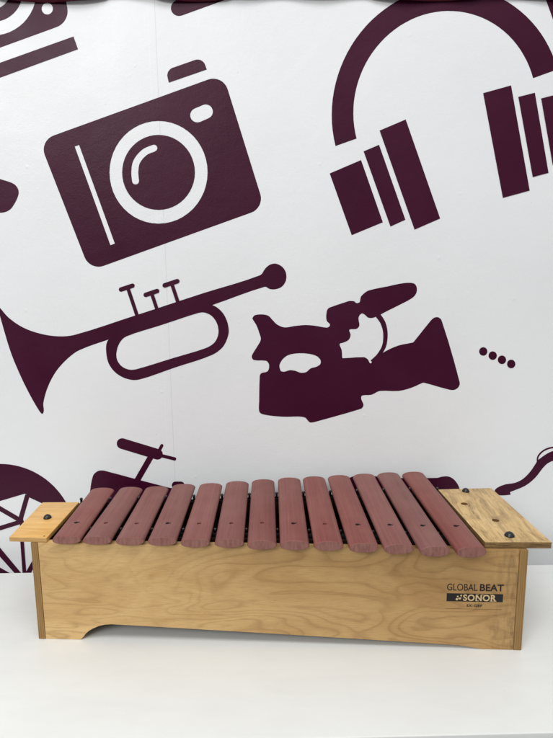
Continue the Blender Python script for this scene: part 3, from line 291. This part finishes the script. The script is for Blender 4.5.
def flat_shape(splines, thick):
    cu = bpy.data.curves.new('tmp', 'CURVE'); cu.dimensions = '2D'; cu.fill_mode = 'BOTH'; cu.extrude = thick / 2
    for pts in splines:
        sp = cu.splines.new('POLY'); sp.points.add(len(pts) - 1); sp.use_cyclic_u = True
        for q, (x, y) in zip(sp.points, pts): q.co = (x, y, 0, 1)
    o = bpy.data.objects.new('tmp', cu); scene.collection.objects.link(o); me = evaluated(o)
    bpy.data.objects.remove(o); bpy.data.curves.remove(cu); return me
def joined(meshes, xf):
    bm = bmesh.new()
    for i, me in enumerate(meshes):
        n0 = len(bm.verts); bm.from_mesh(me); bm.verts.ensure_lookup_table()
        for v in bm.verts[n0:]: v.co = xf(v.co, i)
        bpy.data.meshes.remove(me)
    return bm
for key, name, lab in GRAPHICS:
    ms = [flat_shape([[(a*1e-4, b*1e-4) for a, b in s] for s in shp], 0.00012) for shp in WALL_SHAPES[key]]
    bm = joined(ms, lambda c, i: Vector((c.x, -(0.00012 + c.z + 0.00008*i), c.y + ZW)))
    me = bpy.data.meshes.new(name); bm.to_mesh(me); bm.free()
    o = link(name, me, VINYL, wall)
    if lab: o['label'] = lab
# scalloped cloth pelmet pinned over the wall, its lowest tips just dip into view
bm = bmesh.new(); N = 330; x0, x1 = -1.0, 1.6; rows = []
tips = [(-0.012, 0.075, 0.0070), (0.172, 0.05, 0.0062), (0.315, 0.10, 0.0015), (0.475, 0.075, 0.0062)]
for i in range(N + 1):
    x = x0 + (x1 - x0) * i / N
    d = 0.0
    for c_, w_, h_ in tips: d = max(d, h_ * max(0, 1 - ((x - c_) / w_) ** 2) ** 0.5)
    if x < -0.1 or x > 0.56: d = 0.004 * abs(math.sin(x * 17))
    zb = 0.7835 - 0.0015 - d + ZW; y = -0.005 - 0.002 * math.sin(x * 60)
    rows.append([bm.verts.new((x, y, zb)), bm.verts.new((x, y - 0.001, zb + 0.03)), bm.verts.new((x, y + 0.002, zb + 0.12))])
for a, b in zip(rows, rows[1:]):
    for j in range(2): bm.faces.new((a[j], b[j], b[j+1], a[j+1]))
me = mesh_of(bm, 'pelmet', 60); pel = link('cloth_pelmet', me, MAROON)
sm = pel.modifiers.new('thick', 'SOLIDIFY'); sm.thickness = 0.002
pel.location = wall.location; pel.rotation_euler = wall.rotation_euler
tag(pel, 'dark maroon scalloped cloth edge just showing along the top of the printed wall', 'pelmet')

# ------------------------------------------------------------------ table
tab = empty('white_table', (0.28, 0.03, -0.752), 0)
tag(tab, 'narrow white laminate table standing in front of the printed wall, under the xylophone', 'table')
M_ = 0.063078
def yb(x): return 0.15203 + M_ * x
def yf(x): return -0.1545 + 0.0690 * x
xs = (-1.0, 1.5)
quad = [(xs[0], yf(xs[0])), (xs[1], yf(xs[1])), (xs[1], yb(xs[1])), (xs[0], yb(xs[0]))]
def loc(o, off=(0.28, 0.03, -0.752)):
    for v in o.data.vertices: v.co -= Vector(off)
    return o
loc(link('tabletop', hexa(quad, quad, -0.025, 0.0, 0.0012, 'tabletop', 3), LAM, tab))
for x in (-0.95, 1.43):
    q = [(x, yf(x) + .02), (x + .03, yf(x) + .02), (x + .03, yb(x) - .02), (x, yb(x) - .02)]
    loc(link('side_support', hexa(q, q, -0.752, -0.0255, 0.001), WSIDE, tab))

# ------------------------------------------------------------------ xylophone
xy = empty('xylophone', (0, 0, 0), 0)
tag(xy, 'wooden box xylophone with thirteen reddish bars on a plywood box, on the white table', 'xylophone')
yB = lambda x: 0.114 + 0.112 * x
SL = 0.073
T1, T2 = 0.0080, 0.0090
# front panel: outline in x,z, uneven bottom cut with two feet
foot = [(T1 + .0003, 0.0), (0.0505, 0.0), (0.0535, 0.0035), (0.0565, 0.0075), (0.0605, 0.0115), (0.0655, 0.0152), (0.0725, 0.0185), (0.080, 0.0203), (0.0883, 0.0211),
        (0.14, 0.0192), (0.2858, 0.0134), (0.40, 0.0084), (0.4784, 0.0052), (0.490, 0.0045), (0.4992, 0.0034), (0.5083, 0.0018), (0.5158, 0.0), (L - T2 - .0003, 0.0)]
out = foot + [(L - T2 - .0003, H), (T1 + .0003, H)]
def panel_mesh(out, y0, y1, slope=0.0, bev=0.0004):
    bm = bmesh.new()
    a = [bm.verts.new((x, y0 + slope * x, z)) for x, z in out]; b = [bm.verts.new((x, y1 + slope * x, z)) for x, z in out]; n = len(a)
    f1 = bm.faces.new(a); f2 = bm.faces.new(b[::-1])
    for i in range(n): bm.faces.new((a[i], b[i], b[(i+1) % n], a[(i+1) % n]))
    bmesh.ops.bevel(bm, geom=[e for e in f1.edges], offset=bev, segments=2, affect='EDGES')
    bmesh.ops.triangulate(bm, faces=[f for f in bm.faces if len(f.verts) > 4])
    return mesh_of(bm, 'panel', 30)
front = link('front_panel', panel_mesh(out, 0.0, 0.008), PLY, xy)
front['label'] = 'long plywood front with wavy grain, a shallow arch cut below and dark lettering at the right'
def xl(y): return -SL * y
q = [(0, -0.0003), (T1, -0.0003), (T1 + xl(.114), yB(0)), (xl(.114), yB(0))]
link('side_panel', hexa(q, q, 0, H, 0.0005), PLYEDGE, xy)
q = [(L - T2, -0.0003), (L, -0.0003), (L + xl(.176), yB(L)), (L - T2 + xl(.176), yB(L))]
link('side_panel', hexa(q, q, 0, H, 0.0005), PLYEDGE, xy)
q = [(T1 + xl(.11), yB(0) - .009), (L - T2 + xl(.17), yB(L) - .009), (L - T2 + xl(.176), yB(L) - .001), (T1 + xl(.114), yB(0) - .001)]
link('back_panel', hexa(q, q, 0.004, H - .0005, 0.0005), INSIDE, xy)
q = [(T1 + .0005, .0085), (L - T2 - .0005, .0085), (L - T2 + xl(.16) - .001, yB(L) - .0105), (T1 + xl(.10) + .001, yB(0) - .0105)]
link('bottom_panel', hexa(q, q, 0.026, 0.030, 0), INSIDE, xy)
BX = [[0.045,-0.0061,0.0345,0.1398],[0.0803,-0.0067,0.0732,0.1438],[0.118,-0.0071,0.109,0.1462],[0.1546,-0.0069,0.145,0.1554],[0.1923,-0.0095,0.1825,0.1598],
      [0.2304,-0.0087,0.2191,0.1673],[0.2671,-0.0122,0.2551,0.1757],[0.3031,-0.012,0.2922,0.1822],[0.3406,-0.0126,0.3278,0.1879],[0.3786,-0.0155,0.3641,0.1941],
      [0.416,-0.0174,0.4008,0.2004],[0.4536,-0.0217,0.4366,0.2046],[0.4918,-0.0222,0.4735,0.2081]]
HOLE = [[0.0409,0.0286],[0.0773,0.0284],[0.1154,0.0277],[0.1516,0.0288],[0.1899,0.0292],[0.2274,0.0303],[0.2634,0.0322],[0.301,0.0313],[0.3376,0.0308],[0.3751,0.0299],[0.4127,0.03],[0.4497,0.0285],[0.4876,0.0282]]
yR = lambda x: 0.1030 + 0.1145 * x
# two rails inside the box with black felt on top
for k, (ya, yb_) in enumerate(((lambda x: 0.029, None), (yR, None))):
    s = T1 + xl(ya(0)) + .0006; e = L - T2 + xl(ya(L)) - .0006; hw = 0.0075 if k == 0 else 0.0042
    q = [(s, ya(s) - hw), (e, ya(e) - hw), (e, ya(e) + hw), (s, ya(s) + hw)]
    link('bar_rail', hexa(q, q, H - .020, H - .0025, 0.0005), INSIDE, xy)
    hw = 0.004; s += .018; e -= .046; q = [(s, ya(s) - hw), (e, ya(e) - hw), (e, ya(e) + hw), (s, ya(s) + hw)]
    link('felt_strip', hexa(q, q, H - .0024, H + .0016, 0.0006), FELT, xy)
# bars
W_ = 0.0323
def bar_mesh(length, t, seed):
    r_ = random.Random(seed); bm = bmesh.new(); rings = []; n = 40; e = 2.0 / 2.35
    st = [(0, .0007, .90), (0.0003, .0003, .96), (0.0010, 0, 1.0)] + [(0.002 + (length - .004) * k / 6, 0, 1.0) for k in range(7)] + [(length - .0010, 0, 1.0), (length - .0003, .0003, .96), (length, .0007, .90)]
    for y, ins, zs in st:
        ring = []
        a_ = W_ / 2 - ins; b_ = (t / 2) * zs
        for i in range(n):
            a = 2 * math.pi * i / n; c, s = math.cos(a), math.sin(a)
            ring.append(bm.verts.new((a_ * math.copysign(abs(c) ** e, c), y, b_ * math.copysign(abs(s) ** (e if s < 0 else e * 1.08), s))))
        rings.append(ring)
    for a, b in zip(rings, rings[1:]):
        for i in range(n): bm.faces.new((a[i], b[i], b[(i+1) % n], a[(i+1) % n]))
    f = [bm.faces.new(rings[0]), bm.faces.new(rings[-1][::-1])]
    bmesh.ops.recalc_face_normals(bm, faces=bm.faces)
    for x in f: x.material_index = 1
    me = bpy.data.meshes.new('bar'); bm.to_mesh(me); bm.free(); return me
for i, ((xa, ya, xb, yb2), (hx, hy)) in enumerate(zip(BX, HOLE)):
    a = Vector((xa, ya)); b = Vector((xb, yb2)); d = b - a; ln = d.length; rz = math.atan2(-d.x, d.y)
    t = 0.0102 + 0.0024 * i / 12; zc = H + 0.0017 + t / 2
    o = link('bar', bar_mesh(ln, t, i), [BAR, BAREND], xy)
    o.location = (xa, ya, zc); o.rotation_euler = (random.uniform(-.002, .002), random.uniform(-.008, .008), rz)
    hv = Vector((hx, hy)) - a; u = d.normalized(); hl = hv.dot(u)
    c = bmesh.new(); hr = 0.0026
    add_cyl(c, 0, hl, -0.02, 0.02, hr, 20); 
    boolean(o, c)
    if i in (0, 3, 7, 9, 10, 11, 12):
        # cord knot sitting in the front hole with a stray end
        bm = bmesh.new(); bmesh.ops.create_uvsphere(bm, u_segments=14, v_segments=8, radius=0.0023, matrix=Matrix.Translation((0, hl, t/2 - .0006)) @ Matrix.Diagonal((1.0, 1.15, .6, 1)))
        r0 = random.uniform(-.8, .8); p0 = Vector((0.0005, hl, t/2 - .0004)); p1 = p0 + Vector((math.cos(r0), math.sin(r0), 0.12)) * 0.0042
        mm = Matrix.Translation((p0 + p1) / 2) @ (p1 - p0).to_track_quat('Z', 'Y').to_matrix().to_4x4()
        bmesh.ops.create_cone(bm, cap_ends=True, segments=8, radius1=.0008, radius2=.0005, depth=.003, matrix=mm)
        link('cord_knot', mesh_of(bm, 'knot', 60), FELT, o)
    bm = bmesh.new(); add_cyl(bm, 0, hl, -t/2 - .001, t/2 - (.0026 if i in (0, 3, 7, 9, 10, 11, 12) else .0014), .0011, 12); link('pin', mesh_of(bm, 'pin', 40), BLACK if i in (0, 3, 7, 9, 10, 11, 12) else BAREND, o)
# black pegs standing between the bars on both rails
bm_list = []
for row in (0, 1):
    for i in range(14):
        if row == 0:
            P = [(h[0], h[1]) for h in HOLE]
        else: P = [(b[2] + (b[0]-b[2]) * ((b[3] - yR(b[2])) / (b[3] - b[1])), yR(b[2])) for b in BX]
        if i == 0: x, y = P[0][0] - .0195, P[0][1]
        elif i == 13: x, y = P[12][0] + .0195, P[12][1]
        else: x, y = (P[i-1][0] + P[i][0]) / 2, (P[i-1][1] + P[i][1]) / 2
        if row == 0 and i in (0, 13): continue
        pk = .0125 if row else .0085
        bm = bmesh.new(); lathe(bm, x, y if row else y, H - .0025, [(0, 0), (.0016, 0), (.0016, pk - .003), (.0020, pk - .0025), (.0020, pk - .0012), (.0014, pk), (0, pk + .0003)], 14)
        link('peg', mesh_of(bm, 'peg', 50), BLACK, xy)
# end boards with black screw domes
def board(q, z1, mats, holes, name):
    me = hexa(q, q, H + .0003, z1, 0.0005); o = link('end_board', me, mats[:1], xy)
    if holes:
        c = bmesh.new()
        for x, y in holes: add_cyl(c, x, y, H - .001, z1 + .01, .0042, 28)
        boolean(o, c)
    for m in mats[1:]: o.data.materials.append(m)
    for p in o.data.polygons:
        if p.normal.y < -0.8: p.material_index = 1
        if abs(p.normal.x) > 0.8 and holes: p.material_index = 1
        r = [((p.center.x-x)**2 + (p.center.y-y)**2)**.5 for x, y in holes]
        if r and min(r) < .0046: p.material_index = 2
    return o
lb = board([(-.0254, .0012), (.0188, .0002), (.0156, .1035), (-.0328, .1013)], H + .0056, [HONEY, HONEY_E, DARKCUT], [(0.0153, 0.0045)][:0], 'l')
lb['label'] = 'short honey coloured end board with one black dome screw'
rb = board([(.5134, .0022), (.5864, .0043), (.5721, .1638), (.4978, .1559)], H + .0077, [PALE, PALE_E, DARKCUT], [(.5200, .1075), (.5436, .0590)], 'r')
rb['label'] = 'wide pale streaked end board with two bare holes and two black dome screws'
def dome(x, y, z, s, parent):
    bm = bmesh.new(); lathe(bm, x, y, z, [(0, 0), (.0062*s, 0), (.0063*s, .0007), (.0058*s, .0016), (.0047*s, .0031), (.0032*s, .0041), (.0016*s, .0046), (.0009*s, .0042), (0, .0041)], 32)
    link('dome_screw', mesh_of(bm, 'dome', 45), BLACK, parent)
dome(-.0042, .0534, H + .0057, .78, lb); dome(.5335, .1495, H + .0078, .8, rb); dome(.5455, .0184, H + .0078, .9, rb)
bm = bmesh.new(); add_cyl(bm, .0140, .0052, H + .0050, H + .0058, .0011, 10); link('nail_hole_disc', mesh_of(bm, 'hole_disc', 40), DARKCUT, lb)  # small brown disc on the board, standing in for a nail hole

# ------------------------------------------------------------------ lettering on the front panel
def text_mesh(body, x0, x1, z0, z1, y, bold=0.0, space=1.0):
    cu = bpy.data.curves.new('t', 'FONT'); cu.body = body; cu.size = 1; cu.offset = bold; cu.extrude = 0.01; cu.space_character = space
    o = bpy.data.objects.new('t', cu); scene.collection.objects.link(o); me = evaluated(o); bpy.data.objects.remove(o); bpy.data.curves.remove(cu)
    X = [v.co.x for v in me.vertices]; Y = [v.co.y for v in me.vertices]; ax, bx, ay, by = min(X), max(X), min(Y), max(Y)
    for v in me.vertices:
        c = v.co.copy(); v.co = ((c.x - ax) / (bx - ax) * (x1 - x0) + x0, y - (0.00004 if c.z > 0 else 0), (c.y - ay) / (by - ay) * (z1 - z0) + z0)
    return me
def merge(name, meshes, mat, parent):
    bm = joined(meshes, lambda c, i: c); me = bpy.data.meshes.new(name); bm.to_mesh(me); bm.free(); return link(name, me, mat, parent)
def rect(x0, x1, z0, z1, y):
    bm = bmesh.new(); v = [bm.verts.new(p) for p in ((x0, y, z0), (x1, y, z0), (x1, y, z1), (x0, y, z1))]; bm.faces.new(v); me = bpy.data.meshes.new('r'); bm.to_mesh(me); bm.free(); return me
merge('printed_lettering', [text_mesh('GLOBAL', .4736, .5072, .0722, .0806, -.00015, 0.004), text_mesh('BEAT', .5098, .5360, .0722, .0806, -.00015, 0.022, 1.02),
      text_mesh('SX-GBF', .4962, .5134, .0526, .0558, -.00015, 0.027, 1.2), rect(.4738, .5362, .0499, .0501, -.0002)], INK, front)
merge('logo_plate', [rect(.4736, .5358, .0590, .0688, -.00015)], INK, front)
def disc(x, z, r, y, n=18):
    bm = bmesh.new(); bm.faces.new([bm.verts.new((x + r*math.cos(-2*math.pi*i/n), y, z + r*math.sin(-2*math.pi*i/n))) for i in range(n)]); me = bpy.data.meshes.new('d'); bm.to_mesh(me); bm.free(); return me
serifs = []
for x, z in ((.5058, .0599), (.5058, .0673), (.5116, .0673), (.5214, .0599), (.5214, .0673), (.5254, .0599)): serifs += [rect(x, x + .0034, z, z + .0007, -.00032)]
merge('logo_lettering', serifs + [text_mesh('SONOR', .4918, .5284, .0600, .0679, -.0003, 0.03, 1.10), disc(.4850, .0618, .0014, -.0003), disc(.4884, .0628, .0013, -.0003), disc(.4858, .0652, .0010, -.0003), disc(.4896, .0664, .0011, -.0003),
      rect(.4862, .4866, .0618, .0650, -.0003), rect(.4894, .4898, .0628, .0664, -.0003)], KNOCK, front)
